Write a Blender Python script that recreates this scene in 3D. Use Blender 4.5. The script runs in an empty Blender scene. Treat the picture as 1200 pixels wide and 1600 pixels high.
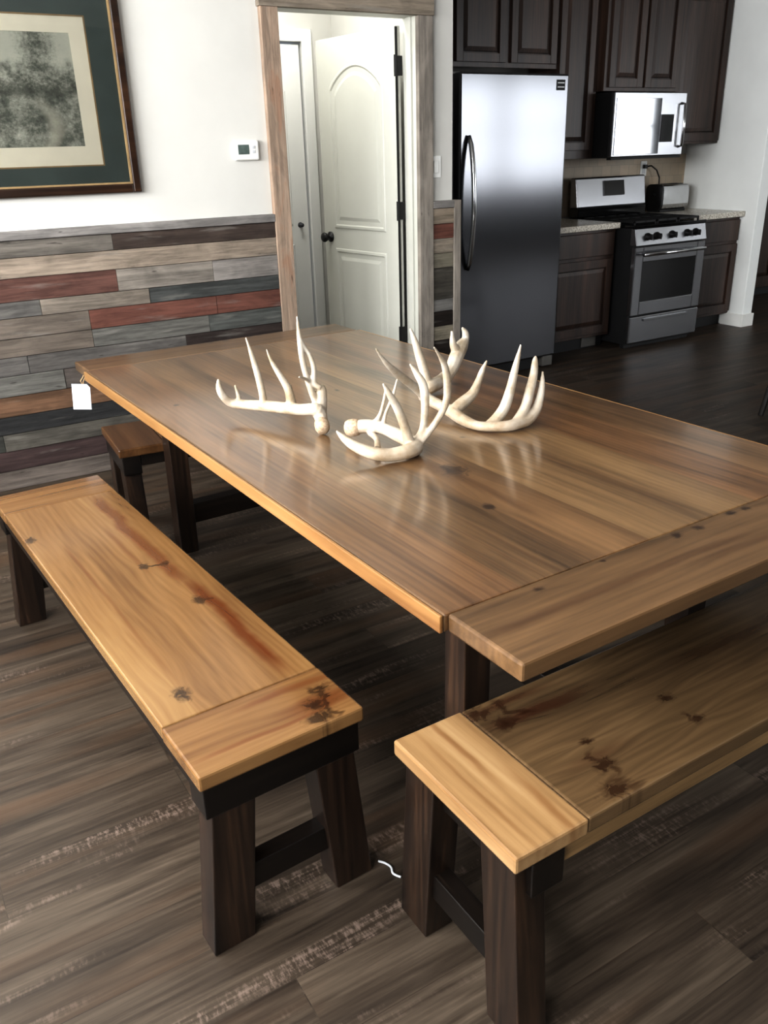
import bpy, bmesh, math, random
from mathutils import Vector, Matrix
random.seed(7)
scene = bpy.context.scene
COL = scene.collection
PI = math.pi

# ------------------------------------------------------------------ helpers
def lin(c, k=1.0):
    out = []
    for v in c[:3]:
        v = v / 255.0
        out.append(v / 12.92 if v <= 0.04045 else ((v + 0.055) / 1.055) ** 2.4)
    return (out[0] * k, out[1] * k, out[2] * k, 1.0)

class B:
    """collects shapes into one bmesh"""
    def __init__(self):
        self.bm = bmesh.new()
        self.cl = self.bm.loops.layers.float_color.new('tint')
    def _paint(self, faces, tint):
        c = tint if tint else (1, 1, 1, 1)
        for f in faces:
            for l in f.loops:
                l[self.cl] = c
    def box(self, x0, x1, y0, y1, z0, z1, tint=None):
        v = [self.bm.verts.new((x, y, z)) for z in (z0, z1) for y in (y0, y1) for x in (x0, x1)]
        fs = [self.bm.faces.new([v[i] for i in q]) for q in
              ((0, 2, 3, 1), (4, 5, 7, 6), (0, 1, 5, 4), (2, 6, 7, 3), (0, 4, 6, 2), (1, 3, 7, 5))]
        self._paint(fs, tint)
        return self
    def hexa(self, bot, top, tint=None):
        """bot / top: four corner points each, counter-clockwise seen from above"""
        b = [self.bm.verts.new(p) for p in bot]
        t = [self.bm.verts.new(p) for p in top]
        fs = [self.bm.faces.new(b[::-1]), self.bm.faces.new(t)]
        for i in range(4):
            j = (i + 1) % 4
            fs.append(self.bm.faces.new((b[i], b[j], t[j], t[i])))
        self._paint(fs, tint)
        return self
    def prism(self, pts, axis, a0, a1, tint=None):
        """extrude a closed 2D outline along axis from a0 to a1"""
        def P(u, v, a):
            return {'x': (a, u, v), 'y': (u, a, v), 'z': (u, v, a)}[axis]
        A = [self.bm.verts.new(P(u, v, a0)) for u, v in pts]
        Z = [self.bm.verts.new(P(u, v, a1)) for u, v in pts]
        fs = [self.bm.faces.new(A[::-1]), self.bm.faces.new(Z)]
        n = len(pts)
        for i in range(n):
            j = (i + 1) % n
            fs.append(self.bm.faces.new((A[i], A[j], Z[j], Z[i])))
        self._paint(fs, tint)
        return self
    def tube(self, pts, rad, seg=10, tint=None, caps=True):
        pts = [Vector(p) for p in pts]
        if not isinstance(rad, (list, tuple)):
            rad = [rad] * len(pts)
        rings = []
        t0 = (pts[1] - pts[0]).normalized()
        up = Vector((0, 0, 1)) if abs(t0.z) < .9 else Vector((1, 0, 0))
        n = t0.cross(up).normalized()
        for i, p in enumerate(pts):
            a = pts[max(i - 1, 0)]
            b = pts[min(i + 1, len(pts) - 1)]
            t = (b - a).normalized()
            n = (n - t * n.dot(t)).normalized()
            m = t.cross(n)
            rings.append([self.bm.verts.new(p + (n * math.cos(k * 2 * PI / seg) + m * math.sin(k * 2 * PI / seg)) * rad[i]) for k in range(seg)])
        fs = []
        for i in range(len(rings) - 1):
            for k in range(seg):
                j = (k + 1) % seg
                fs.append(self.bm.faces.new((rings[i][k], rings[i][j], rings[i + 1][j], rings[i + 1][k])))
        if caps:
            fs.append(self.bm.faces.new(rings[0][::-1]))
            fs.append(self.bm.faces.new(rings[-1]))
        self._paint(fs, tint)
        return self
    def lathe(self, prof, c=(0, 0, 0), axis='z', seg=24):
        rings = []
        for r, h in prof:
            ring = []
            for k in range(seg):
                a = 2 * PI * k / seg
                u, v = r * math.cos(a), r * math.sin(a)
                q = {'z': (u, v, h), 'y': (u, h, v), 'x': (h, u, v)}[axis]
                ring.append(self.bm.verts.new((c[0] + q[0], c[1] + q[1], c[2] + q[2])))
            rings.append(ring)
        fs = []
        for i in range(len(rings) - 1):
            for k in range(seg):
                j = (k + 1) % seg
                fs.append(self.bm.faces.new((rings[i][k], rings[i][j], rings[i + 1][j], rings[i + 1][k])))
        fs.append(self.bm.faces.new(rings[0][::-1]))
        fs.append(self.bm.faces.new(rings[-1]))
        self._paint(fs, None)
        return self
    def rings(self, loops):
        """bridge closed outlines of equal length, fill the last"""
        R = [[self.bm.verts.new(p) for p in l] for l in loops]
        n = len(R[0])
        fs = []
        for a, b in zip(R, R[1:]):
            for i in range(n):
                j = (i + 1) % n
                fs.append(self.bm.faces.new((a[i], a[j], b[j], b[i])))
        fs.append(self.bm.faces.new(R[-1]))
        self._paint(fs, None)
        return self
    def build(self, name, mat, parent=None, bevel=0, smooth=False, loc=None, seg=2):
        bmesh.ops.recalc_face_normals(self.bm, faces=self.bm.faces[:])
        me = bpy.data.meshes.new(name)
        self.bm.to_mesh(me)
        self.bm.free()
        if smooth:
            for p in me.polygons:
                p.use_smooth = True
        o = bpy.data.objects.new(name, me)
        COL.objects.link(o)
        me.materials.append(mat)
        if parent:
            o.parent = parent
        if loc:
            o.location = loc
        if bevel:
            md = o.modifiers.new('bevel', 'BEVEL')
            md.width = bevel
            md.segments = seg
            md.limit_method = 'ANGLE'
        return o

def tag(o, label=None, cat=None, group=None, kind=None):
    if label: o['label'] = label
    if cat: o['category'] = cat
    if group: o['group'] = group
    if kind: o['kind'] = kind
    return o

def thing(name, label, cat, loc=(0, 0, 0), rz=0, group=None):
    o = bpy.data.objects.new(name, None)
    o.empty_display_size = .1
    COL.objects.link(o)
    o.location = loc
    o.rotation_euler = (0, 0, rz)
    return tag(o, label, cat, group)

def struct(o):
    o['kind'] = 'structure'
    return o

# ------------------------------------------------------------------ node materials
class N:
    def __init__(self, name):
        self.m = bpy.data.materials.new(name)
        self.m.use_nodes = True
        self.t = self.m.node_tree
        self.t.nodes.clear()
        self.out = self.t.nodes.new('ShaderNodeOutputMaterial')
        self.b = self.t.nodes.new('ShaderNodeBsdfPrincipled')
        self.t.links.new(self.b.outputs[0], self.out.inputs[0])
    def node(self, typ, **kw):
        n = self.t.nodes.new(typ)
        for k, v in kw.items():
            setattr(n, k, v)
        return n
    def put(self, sock, v):
        if hasattr(v, 'is_linked') or isinstance(v, bpy.types.NodeSocket):
            self.t.links.new(v, sock)
        else:
            sock.default_value = v
    def math(self, op, a, b=0.0, c=None, clamp=False):
        n = self.node('ShaderNodeMath', operation=op, use_clamp=clamp)
        self.put(n.inputs[0], a); self.put(n.inputs[1], b)
        if c is not None: self.put(n.inputs[2], c)
        return n.outputs[0]
    def xyz(self, kind='Object'):
        tc = self.node('ShaderNodeTexCoord')
        s = self.node('ShaderNodeSeparateXYZ')
        self.t.links.new(tc.outputs[kind], s.inputs[0])
        return s.outputs[0], s.outputs[1], s.outputs[2]
    def vec(self, x, y, z):
        n = self.node('ShaderNodeCombineXYZ')
        self.put(n.inputs[0], x); self.put(n.inputs[1], y); self.put(n.inputs[2], z)
        return n.outputs[0]
    def noise(self, v, scale=1.0, detail=4, rough=.55, dist=0.0):
        n = self.node('ShaderNodeTexNoise')
        self.put(n.inputs['Vector'], v)
        n.inputs['Scale'].default_value = scale
        n.inputs['Detail'].default_value = detail
        n.inputs['Roughness'].default_value = rough
        n.inputs['Distortion'].default_value = dist
        return n.outputs[0]
    def white(self, v):
        n = self.node('ShaderNodeTexWhiteNoise', noise_dimensions='1D')
        self.put(n.inputs['W'], v)
        return n.outputs[0]
    def ramp(self, f, stops, interp='LINEAR'):
        n = self.node('ShaderNodeValToRGB')
        n.color_ramp.interpolation = interp
        el = n.color_ramp.elements
        while len(el) < len(stops): el.new(.5)
        for e, (p, c) in zip(el, stops):
            e.position = p
            e.color = c if len(c) == 4 else lin(c)
        self.put(n.inputs[0], f)
        return n.outputs[0]
    def mix(self, f, a, b, blend='MIX'):
        n = self.node('ShaderNodeMix', data_type='RGBA', blend_type=blend)
        self.put(n.inputs[0], f); self.put(n.inputs[6], a); self.put(n.inputs[7], b)
        return n.outputs[2]
    def smooth(self, v, lo, hi):
        n = self.node('ShaderNodeMapRange', interpolation_type='SMOOTHSTEP')
        self.put(n.inputs[0], v); n.inputs[1].default_value = lo; n.inputs[2].default_value = hi
        return n.outputs[0]
    def bump(self, h, strength=.2, dist=.01):
        n = self.node('ShaderNodeBump')
        n.inputs['Strength'].default_value = strength
        n.inputs['Distance'].default_value = dist
        self.put(n.inputs['Height'], h)
        self.t.links.new(n.outputs[0], self.b.inputs['Normal'])
    def set(self, **kw):
        for k, v in kw.items():
            self.put(self.b.inputs[k.replace('_', ' ')], v)
        return self

def plain(name, c, rough=.5, metal=0.0, var=.04, scale=12, spec=.5, coat=0):
    n = N(name)
    x, y, z = n.xyz()
    f = n.noise(n.vec(x, y, z), scale, 3)
    c0 = lin([max(0, v * (1 - var)) for v in c]); c1 = lin([min(255, v * (1 + var)) for v in c])
    n.set(Base_Color=n.ramp(f, [(.3, c0), (.7, c1)]), Roughness=rough, Metallic=metal)
    n.b.inputs['Specular IOR Level'].default_value = spec
    n.b.inputs['Coat Weight'].default_value = coat
    n.b.inputs['Coat Roughness'].default_value = .1
    return n.m

def wood(name, dark, mid, light, axis='x', rough=.3, boards=None, knots=(), streaks=(), streak_col=(95, 50, 25),
         coat=0.0, fine=.5, seed=0.0, k=.64, spikes=(), light_slope=0.0, huevar=0.0, hue_col=(150, 86, 46), coat_rough=.12, tintvar=.16, knot_col=(42, 22, 12), fibre=70, blotch=0.0, blotch_col=(60, 45, 30), wavy=1.0):
    """stained timber: grain along `axis`; boards=(width, offset) splits it across into separately tinted boards"""
    n = N(name)
    x, y, z = n.xyz()
    a, c, t = {'x': (x, y, z), 'y': (y, x, z), 'z': (z, x, y)}[axis]
    t2 = n.math('MULTIPLY', t, 1.0)
    if axis == 'z':
        c = n.math('ADD', c, n.math('MULTIPLY', t, .8))
    kmask = None
    cc = c
    for (ka, kc, kr) in knots:
        kr = kr * 1.15
        da = n.math('SUBTRACT', a, ka); dc = n.math('SUBTRACT', c, kc)
        d2 = n.math('ADD', n.math('MULTIPLY', n.math('MULTIPLY', da, da), .22), n.math('MULTIPLY', dc, dc))
        g = n.math('POWER', 2.718, n.math('MULTIPLY', d2, -1.0 / (kr * 2.2) ** 2))
        cc = n.math('ADD', cc, n.math('MULTIPLY', g, n.math('DIVIDE', n.math('MULTIPLY', dc, kr * 1.3), n.math('SQRT', n.math('MULTIPLY_ADD', dc, dc, kr * kr * .6)))))
        nz = n.noise(n.vec(n.math('MULTIPLY', a, 38), n.math('MULTIPLY', c, 48), seed + ka), 1.0, 3, .6, 1.2)
        d2b = n.math('ADD', n.math('MULTIPLY', n.math('MULTIPLY', da, da), .5), n.math('MULTIPLY', dc, dc))
        dd = n.math('ADD', n.math('SQRT', d2b), n.math('MULTIPLY', n.math('SUBTRACT', nz, .5), kr * 2.4))
        km = n.math('SUBTRACT', 1.0, n.smooth(dd, kr * .2, kr * 1.35))
        kmask = km if kmask is None else n.math('MAXIMUM', kmask, km)
    off = seed
    tint = None
    if boards:
        bid = n.math('FLOOR', n.math('DIVIDE', n.math('SUBTRACT', c, boards[1]), boards[0]))
        rnd = n.white(n.math('ADD', bid, seed * 3.1 + .37))
        off = n.math('ADD', n.math('MULTIPLY', rnd, 23.0), seed)
        tint = rnd
    v1 = n.vec(n.math('ADD', n.math('MULTIPLY', a, .9), off), n.math('MULTIPLY', cc, 9.0), n.math('MULTIPLY', t2, 9.0))
    low = n.noise(v1, 1.0, 4, .55, .4)
    v2 = n.vec(n.math('ADD', n.math('MULTIPLY', a, 2.5), off), n.math('MULTIPLY', cc, float(fibre)), n.math('MULTIPLY', t2, float(fibre)))
    fib = n.noise(v2, 1.0, 3, .6)
    warp = n.noise(n.vec(n.math('ADD', n.math('MULTIPLY', a, 1.1), off), n.math('MULTIPLY', cc, 4.0), 0.0), 1.0, 2)
    ring = n.math('SINE', n.math('ADD', n.math('MULTIPLY', cc, 330.0), n.math('MULTIPLY', warp, 38.0 * wavy)))
    ring = n.math('MULTIPLY', n.math('ADD', ring, 1.0), .5)
    f = n.math('ADD', n.math('MULTIPLY', low, 1.0 - .25 * fine), n.math('MULTIPLY', n.math('SUBTRACT', fib, .5), fine))
    f = n.math('ADD', f, n.math('MULTIPLY', n.math('SUBTRACT', ring, .5), .05))
    col = n.ramp(f, [(.25, lin(dark, k)), (.48, lin(mid, k)), (.72, lin(light, k))])
    if blotch:
        bl = n.smooth(n.noise(n.vec(n.math('ADD', n.math('MULTIPLY', a, 2.0), off), n.math('MULTIPLY', cc, 5.0), seed + 4.0), 1.0, 3), .5, .68)
        col = n.mix(n.math('MULTIPLY', bl, blotch), col, lin(blotch_col, k))
    if tint is not None:
        lo, hi = 1.0 - tintvar, 1.0 + tintvar * .6
        tv = n.math('MULTIPLY_ADD', tint, hi - lo, lo)
        if light_slope: tv = n.math('ADD', tv, n.math('MULTIPLY', bid, light_slope))  # boards step lighter across, making up for light falloff in the colour
        cmb = n.vec(tv, tv, n.math('MULTIPLY', tv, .97))
        col = n.mix(1.0, col, cmb, 'MULTIPLY')
        if huevar:
            r2 = n.white(n.math('ADD', n.math('MULTIPLY', bid, 1.7), seed + 11.3))
            col = n.mix(n.math('MULTIPLY', r2, huevar), col, n.mix(1.0, col, lin(hue_col, 3.2), 'MULTIPLY'))
    smask = None
    for (a0, a1, kc, hw, st) in streaks:
        wob = n.math('MULTIPLY', n.math('SUBTRACT', n.noise(n.vec(n.math('MULTIPLY', a, 5.0), kc * 9.0, seed), 1.0, 3), .5), hw * 2.5)
        dc = n.math('ABSOLUTE', n.math('ADD', n.math('SUBTRACT', c, kc), wob))
        s = n.math('SUBTRACT', 1.0, n.smooth(dc, hw * .2, hw * 1.3))
        e0 = n.smooth(a, a0 - .06, a0 + .08)
        e1 = n.math('SUBTRACT', 1.0, n.smooth(a, a1 - .08, a1 + .06))
        s = n.math('MULTIPLY', n.math('MULTIPLY', n.math('MULTIPLY', s, e0), e1), st)
        s = n.math('MULTIPLY', s, n.math('MULTIPLY_ADD', fib, .8, .45), clamp=True)
        smask = s if smask is None else n.math('MAXIMUM', smask, s)
    for (ka, c0, c1, hw, st) in spikes:
        wob = n.math('MULTIPLY', n.math('SUBTRACT', n.noise(n.vec(n.math('MULTIPLY', c, 28.0), ka * 7.0, n.math('MULTIPLY', a, 6.0)), 1.0, 3, .6), .5), hw * 9)
        da = n.math('ABSOLUTE', n.math('ADD', n.math('SUBTRACT', a, ka), wob))
        s = n.math('SUBTRACT', 1.0, n.smooth(da, hw * .15, hw * 1.1))
        s = n.math('MULTIPLY', n.math('MULTIPLY', s, n.smooth(c, c0 - .008, c0 + .012)), n.math('SUBTRACT', 1.0, n.smooth(c, c1 - .012, c1 + .008)))
        sp = n.math('MULTIPLY', s, st)
        kmask = sp if kmask is None else n.math('MAXIMUM', kmask, sp)
    if smask is not None:
        col = n.mix(smask, col, lin(streak_col, k))
    if kmask is not None:
        col = n.mix(n.math('MULTIPLY', kmask, .85), col, lin(knot_col, k))
    n.set(Base_Color=col, Roughness=rough)
    n.b.inputs['Coat Weight'].default_value = coat
    n.b.inputs['Coat Roughness'].default_value = coat_rough
    n.b.inputs['Coat IOR'].default_value = 1.62 if coat > .7 else 1.5
    n.bump(fib, .012, .002)
    return n.m

def weathered(name, attr=True, axis='x', base=(150, 140, 128), dark=.45, seed=0.0, rusty=0.0, gain=.8):
    """old barn board: per-board colour from the mesh's colour attribute, grain along axis"""
    n = N(name)
    x, y, z = n.xyz()
    a, c, t = {'x': (x, z, y), 'z': (z, x, y)}[axis]
    if attr:
        at = n.node('ShaderNodeAttribute', attribute_name='tint')
        col = at.outputs['Color']
        off = n.math('MULTIPLY', at.outputs['Fac'], 37.0)
    else:
        col = lin(base)
        off = seed
    g1 = n.noise(n.vec(n.math('ADD', n.math('MULTIPLY', a, 2.2), off), n.math('MULTIPLY', c, 38.0), n.math('MULTIPLY', t, 20.0)), 1.0, 6, .65, .5)
    g2 = n.noise(n.vec(n.math('ADD', n.math('MULTIPLY', a, 5.0), off), n.math('MULTIPLY', c, 14.0), seed + 3.0), 1.0, 4, .6, .8)
    g3 = n.noise(n.vec(n.math('ADD', n.math('MULTIPLY', a, 8.0), off), n.math('MULTIPLY', c, 140.0), n.math('MULTIPLY', t, 90.0)), 1.0, 3, .6)
    val = n.math('ADD', n.math('MULTIPLY', g1, 1.0), n.math('ADD', n.math('MULTIPLY', g2, .7), n.math('MULTIPLY', g3, .35)))
    sh = n.math('MULTIPLY_ADD', n.smooth(val, .68, 1.4), .8, dark + .1)
    col = n.mix(1.0, col, n.vec(sh, sh, sh), 'MULTIPLY')
    pale = n.smooth(n.noise(n.vec(n.math('ADD', n.math('MULTIPLY', a, 3.0), off), n.math('MULTIPLY', c, 22.0), seed + 9.0), 1.0, 4), .56, .75)
    col = n.mix(n.math('MULTIPLY', pale, .4), col, lin((166, 162, 154)))
    if rusty:
        rm = n.smooth(g2, .5, .66)
        col = n.mix(n.math('MULTIPLY', rm, rusty), col, lin((150, 98, 62)))
    pit = n.smooth(n.noise(n.vec(n.math('ADD', n.math('MULTIPLY', a, 10.0), off), n.math('MULTIPLY', c, 40.0), seed), 1.0, 2), .68, .78)
    col = n.mix(n.math('MULTIPLY', pit, .6), col, lin((45, 38, 34)))
    hs = n.node('ShaderNodeHueSaturation'); hs.inputs['Saturation'].default_value = .9; hs.inputs['Value'].default_value = gain
    n.put(hs.inputs['Color'], col)
    n.set(Base_Color=hs.outputs[0], Roughness=.8)
    n.b.inputs['Specular IOR Level'].default_value = .25
    n.bump(val, .35, .006)
    return n.m

def steel(name, c=(190, 190, 192), rough=.25, axis='z', aniso=.6):
    n = N(name)
    x, y, z = n.xyz()
    a, p, q = {'z': (z, x, y), 'x': (x, z, y)}[axis]
    f = n.noise(n.vec(n.math('MULTIPLY', a, 3.0), n.math('MULTIPLY', p, 500.0), n.math('MULTIPLY', q, 500.0)), 1.0, 2)
    n.set(Base_Color=lin(c), Metallic=1.0, Roughness=n.math('MULTIPLY_ADD', f, .03, rough - .015))
    n.b.inputs['Anisotropic'].default_value = aniso
    return n.m

def floor_mat():
    n = N('vinyl_plank_floor')
    x, y, z = n.xyz()
    br = n.node('ShaderNodeTexBrick', offset=.37, offset_frequency=3, squash=1.0)
    n.put(br.inputs['Vector'], n.vec(x, y, 0.0))
    br.inputs['Color1'].default_value = (0, 0, 0, 1)
    br.inputs['Color2'].default_value = (1, 1, 1, 1)
    br.inputs['Mortar'].default_value = (.5, .5, .5, 1)
    br.inputs['Scale'].default_value = 1.0
    br.inputs['Mortar Size'].default_value = .0012
    br.inputs['Mortar Smooth'].default_value = .3
    br.inputs['Brick Width'].default_value = 1.22
    br.inputs['Row Height'].default_value = .15
    rnd = n.node('ShaderNodeSeparateColor')
    n.put(rnd.inputs[0], br.outputs[0])
    r = rnd.outputs[0]
    off = n.math('MULTIPLY', r, 31.0)
    xs = n.math('ADD', n.math('MULTIPLY', x, 1.5), off)
    low = n.noise(n.vec(xs, n.math('MULTIPLY', y, 16.0), off), 1.0, 4, .6, .6)
    fib = n.noise(n.vec(n.math('ADD', n.math('MULTIPLY', x, 3.5), off), n.math('MULTIPLY', y, 110.0), off), 1.0, 3, .65)
    f = n.math('ADD', n.math('MULTIPLY', low, .8), n.math('MULTIPLY', n.math('SUBTRACT', fib, .35), .4))
    f = n.math('ADD', f, n.math('MULTIPLY', n.math('SUBTRACT', r, .5), .12))
    col = n.ramp(f, [(.24, lin((48, 40, 33), .58)), (.44, lin((79, 68, 57), .58)), (.58, lin((100, 88, 75), .58)), (.76, lin((128, 114, 99), .58))])
    # rubbed pale patches crossed by saw marks
    patch = n.smooth(n.noise(n.vec(n.math('ADD', n.math('MULTIPLY', x, 1.3), off), n.math('MULTIPLY', y, 11.0), n.math('ADD', off, 5.0)), 1.0, 3, .5, .3), .55, .68)
    saw = n.noise(n.vec(n.math('MULTIPLY', x, 95.0), n.math('MULTIPLY', y, 30.0), 0.0), 1.0, 3, .7)
    pm = n.math('MULTIPLY', patch, n.smooth(n.math('ADD', saw, n.math('MULTIPLY', fib, .5)), .68, .95))
    col = n.mix(n.math('MULTIPLY', pm, .75), col, lin((150, 132, 120), .62))
    warm = n.smooth(n.noise(n.vec(n.math('ADD', n.math('MULTIPLY', x, .8), off), n.math('MULTIPLY', y, 7.0), n.math('ADD', off, 11.0)), 1.0, 2), .5, .7)
    col = n.mix(n.math('MULTIPLY', warm, .45), col, lin((116, 90, 68), .58))
    col = n.mix(n.math('MULTIPLY', br.outputs[1], .3), col, lin((32, 28, 25), .6))
    n.set(Base_Color=col, Roughness=n.math('MULTIPLY_ADD', fib, .15, .36))
    n.b.inputs['Specular IOR Level'].default_value = .4
    n.bump(n.math('SUBTRACT', fib, br.outputs[1]), .12, .003)
    return n.m

# ------------------------------------------------------------------ materials
M = {}
M['wall'] = plain('white_wall_paint', (206, 205, 200), .75, var=.012, scale=3, spec=.3)
M['greywall'] = plain('grey_white_wall_paint', (236, 238, 236), .75, var=.012, scale=3, spec=.3)
M['darkwall'] = wood('unseen_dark_wall_planks', (20, 15, 12), (38, 29, 23), (58, 46, 36), 'x', .6, seed=40.0)  # dark finish invented for unseen walls, darkens the fridge reflection and bounce
M['ceil'] = plain('ceiling_paint', (225, 224, 220), .9, var=.01, spec=.2)
M['doorwhite'] = plain('white_door_enamel', (192, 192, 184), .42, var=.01, scale=4)
M['trimwhite'] = plain('white_trim_enamel', (232, 232, 228), .4, var=.01, scale=4)
M['floor'] = floor_mat()
M['planks'] = weathered('barn_plank')
M['rail'] = weathered('grey_cap_rail_board', attr=False, base=(150, 146, 142), seed=2.0)
M['casing'] = weathered('weathered_casing_board', attr=False, axis='z', base=(172, 150, 130), dark=.55, seed=5.0, rusty=.45)
M['casing2'] = weathered('grey_weathered_casing_board', attr=False, axis='z', base=(150, 142, 132), dark=.5, seed=8.0)
M['casing3'] = weathered('weathered_header_board', attr=False, axis='x', base=(152, 140, 124), dark=.5, seed=12.0)
M['black'] = plain('black_metal', (18, 17, 17), .35, var=.1)
M['matteblack'] = plain('matte_shade_black', (16, 16, 17), .6, var=.1)
M['gloss_black'] = plain('black_glass', (8, 8, 9), .08, var=.05)
M['steel'] = steel('brushed_steel', (188, 189, 192), .3)
M['fridge_steel'] = steel('fridge_brushed_steel', (102, 103, 106), .15, aniso=0.0)
M['steelx'] = steel('brushed_steel_horizontal', (150, 151, 154), .24, 'x')
M['chrome'] = plain('bright_steel', (205, 206, 208), .14, 1.0, var=.02)
M['darksteel'] = plain('dark_grey_steel_side', (88, 88, 92), .45, .6, var=.05)
M['cab'] = wood('espresso_cabinet_wood', (40, 28, 22), (66, 48, 39), (92, 69, 57), 'z', .36, k=.85, fine=.5, fibre=60, seed=1.3)
M['counter'] = None
n = N('speckled_granite_counter')
x, y, z = n.xyz()
f = n.noise(n.vec(x, y, z), 90, 4, .7)
n.set(Base_Color=n.ramp(f, [(.35, (140, 132, 120)), (.5, (204, 198, 186)), (.62, (228, 224, 214))]), Roughness=.25)
M['counter'] = n.m
n = N('beige_stone_backsplash_tile')
x, y, z = n.xyz()
br = n.node('ShaderNodeTexBrick', offset=.5)
n.put(br.inputs['Vector'], n.vec(x, z, 0.0))
br.inputs['Color1'].default_value = lin((176, 164, 146)); br.inputs['Color2'].default_value = lin((196, 178, 156))
br.inputs['Mortar'].default_value = lin((160, 152, 138)); br.inputs['Scale'].default_value = 1.0
br.inputs['Mortar Size'].default_value = .002; br.inputs['Brick Width'].default_value = .1; br.inputs['Row Height'].default_value = .1
f = n.noise(n.vec(x, y, z), 18, 4)
n.set(Base_Color=n.mix(n.math('MULTIPLY', f, .35), br.outputs[0], lin((150, 134, 114))), Roughness=.45)
M['tile'] = n.m

# dining set timber
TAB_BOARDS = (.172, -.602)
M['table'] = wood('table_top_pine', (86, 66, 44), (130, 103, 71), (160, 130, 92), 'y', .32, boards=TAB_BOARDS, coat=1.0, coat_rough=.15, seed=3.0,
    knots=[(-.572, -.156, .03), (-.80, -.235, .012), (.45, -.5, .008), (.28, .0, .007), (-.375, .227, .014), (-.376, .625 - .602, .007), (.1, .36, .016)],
    streaks=[(-.9, .2, -.18, .02, .5), (-1.1, -.2, .1, .025, .45), (-.3, .6, .38, .03, .45), (-1.2, .0, -.54, .004, .5), (-1.2, .1, -.52, .003, .4), (-1.2, -.2, -.495, .004, .55), (-1.2, -.1, -.455, .003, .5), (-1.2, .3, -.41, .004, .45), (-1.2, -.4, -.37, .003, .5), (-1.2, -.5, -.33, .004, .4), (-1.2, .0, -.27, .003, .4)], streak_col=(92, 58, 32), tintvar=.16, light_slope=.075, huevar=.22,
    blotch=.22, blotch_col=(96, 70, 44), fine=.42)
M['tablebb'] = wood('table_breadboard_pine', (92, 69, 46), (128, 99, 68), (154, 121, 87), 'x', .32, coat=.6, coat_rough=.14, seed=9.0,
    knots=[(-.41, .07, .008), (-.235, .082, .006), (-.03, .075, .01), (.04, .075, .009), (.155, .085, .01), (.2, .08, .008)], 
    streaks=[(-.6, .1, .0, .014, .55), (-.1, .5, -.03, .012, .5)], streak_col=(78, 48, 28), fine=.42)
def seat_mat(nm, d, m, l, seed, **k):
    return wood(nm, d, m, l, 'x', .26, coat=.3, seed=seed, **k)
# bench on the left: features in its own frame (along - .843, .177 - across)
M['seatA'] = seat_mat('bench_seat_honey_pine', (126, 91, 56), (160, 122, 78), (182, 146, 98), 4.0, k=.54, fine=.32, fibre=60,
    knots=[(.04, -.048, .012), (.02, -.10, .010), (-.229, -.090, .013), (-.583, .099, .017), (.412, .160, .014)],
    spikes=[(.03, -.112, -.04, .007, .9), (-.232, -.122, -.075, .007, .9), (.41, .15, .17, .01, .7)],
    streaks=[(-.62, -.12, -.112, .021, .95), (-.1, .62, -.1, .024, .8), (.0, .35, -.045, .01, .4), (-.5, .3, .09, .006, .35)], streak_col=(112, 54, 24))
M['seatAe'] = wood('bench_end_board_honey_pine', (114, 78, 48), (152, 114, 72), (176, 138, 92), 'y', .26, k=.54, coat=.3, seed=14.0, fine=.32,
    knots=[(-.105, -.778, .018), (-.14, -.735, .014), (-.09, -.82, .02)],
    spikes=[(-.12, -.84, -.72, .012, .85)],
    streaks=[(-.2, .02, -.70, .012, .7), (-.16, .17, -.80, .008, .6), (-.19, -.05, -.775, .03, .8)], streak_col=(116, 58, 26))
M['seatB'] = seat_mat('bench_seat_brown_pine', (62, 48, 33), (100, 80, 56), (126, 103, 74), 6.0, k=.85, fine=.35,
    knots=[(-.639, .097, .016), (-.67, .15, .02), (-.569, -.094, .016), (-.599, -.15, .02), (-.548, -.03, .009), (-.323, -.02, .012), (-.33, -.1, .011)],
    spikes=[(-.6, .09, .17, .016, .8), (-.565, -.13, -.05, .012, .75), (-.585, -.176, -.12, .02, .7), (-.33, -.11, -.07, .008, .7)],
    streaks=[(-.66, -.45, .095, .02, .85), (-.67, -.5, .15, .012, .8), (-.62, -.5, -.07, .016, .6), (-.2, .4, .05, .02, .5)], streak_col=(58, 30, 18),
    blotch=.35, blotch_col=(82, 66, 44))
M['seatBe'] = wood('bench_end_board_pale_pine', (138, 104, 68), (180, 146, 104), (203, 172, 130), 'y', .28, coat=.25, seed=21.0, fine=.35, fibre=55,
    streaks=[(-.02, .2, -.758, .008, .75), (-.2, -.02, -.722, .01, .6), (-.17, .17, -.80, .005, .4)], streak_col=(128, 80, 38))
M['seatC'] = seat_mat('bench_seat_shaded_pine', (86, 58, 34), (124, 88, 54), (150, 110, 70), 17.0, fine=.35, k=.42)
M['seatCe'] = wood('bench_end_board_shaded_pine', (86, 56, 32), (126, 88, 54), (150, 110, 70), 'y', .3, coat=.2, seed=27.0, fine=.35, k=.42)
M['legx'] = wood('dark_walnut_rail', (16, 12, 10), (30, 22, 17), (50, 37, 28), 'x', .34, seed=2.0, fine=.6)
M['legy'] = wood('dark_walnut_crosspiece', (16, 12, 10), (30, 23, 18), (50, 38, 29), 'y', .34, seed=5.0, fine=.6)
M['legz'] = wood('dark_walnut_leg', (26, 19, 15), (54, 39, 29), (88, 64, 46), 'z', .34, seed=7.0, fine=.6, coat=.1)
M['apronB'] = wood('grey_brown_seat_rail', (84, 66, 44), (128, 104, 72), (160, 134, 98), 'x', .35, seed=31.0, fine=.4, k=1.25)

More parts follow.
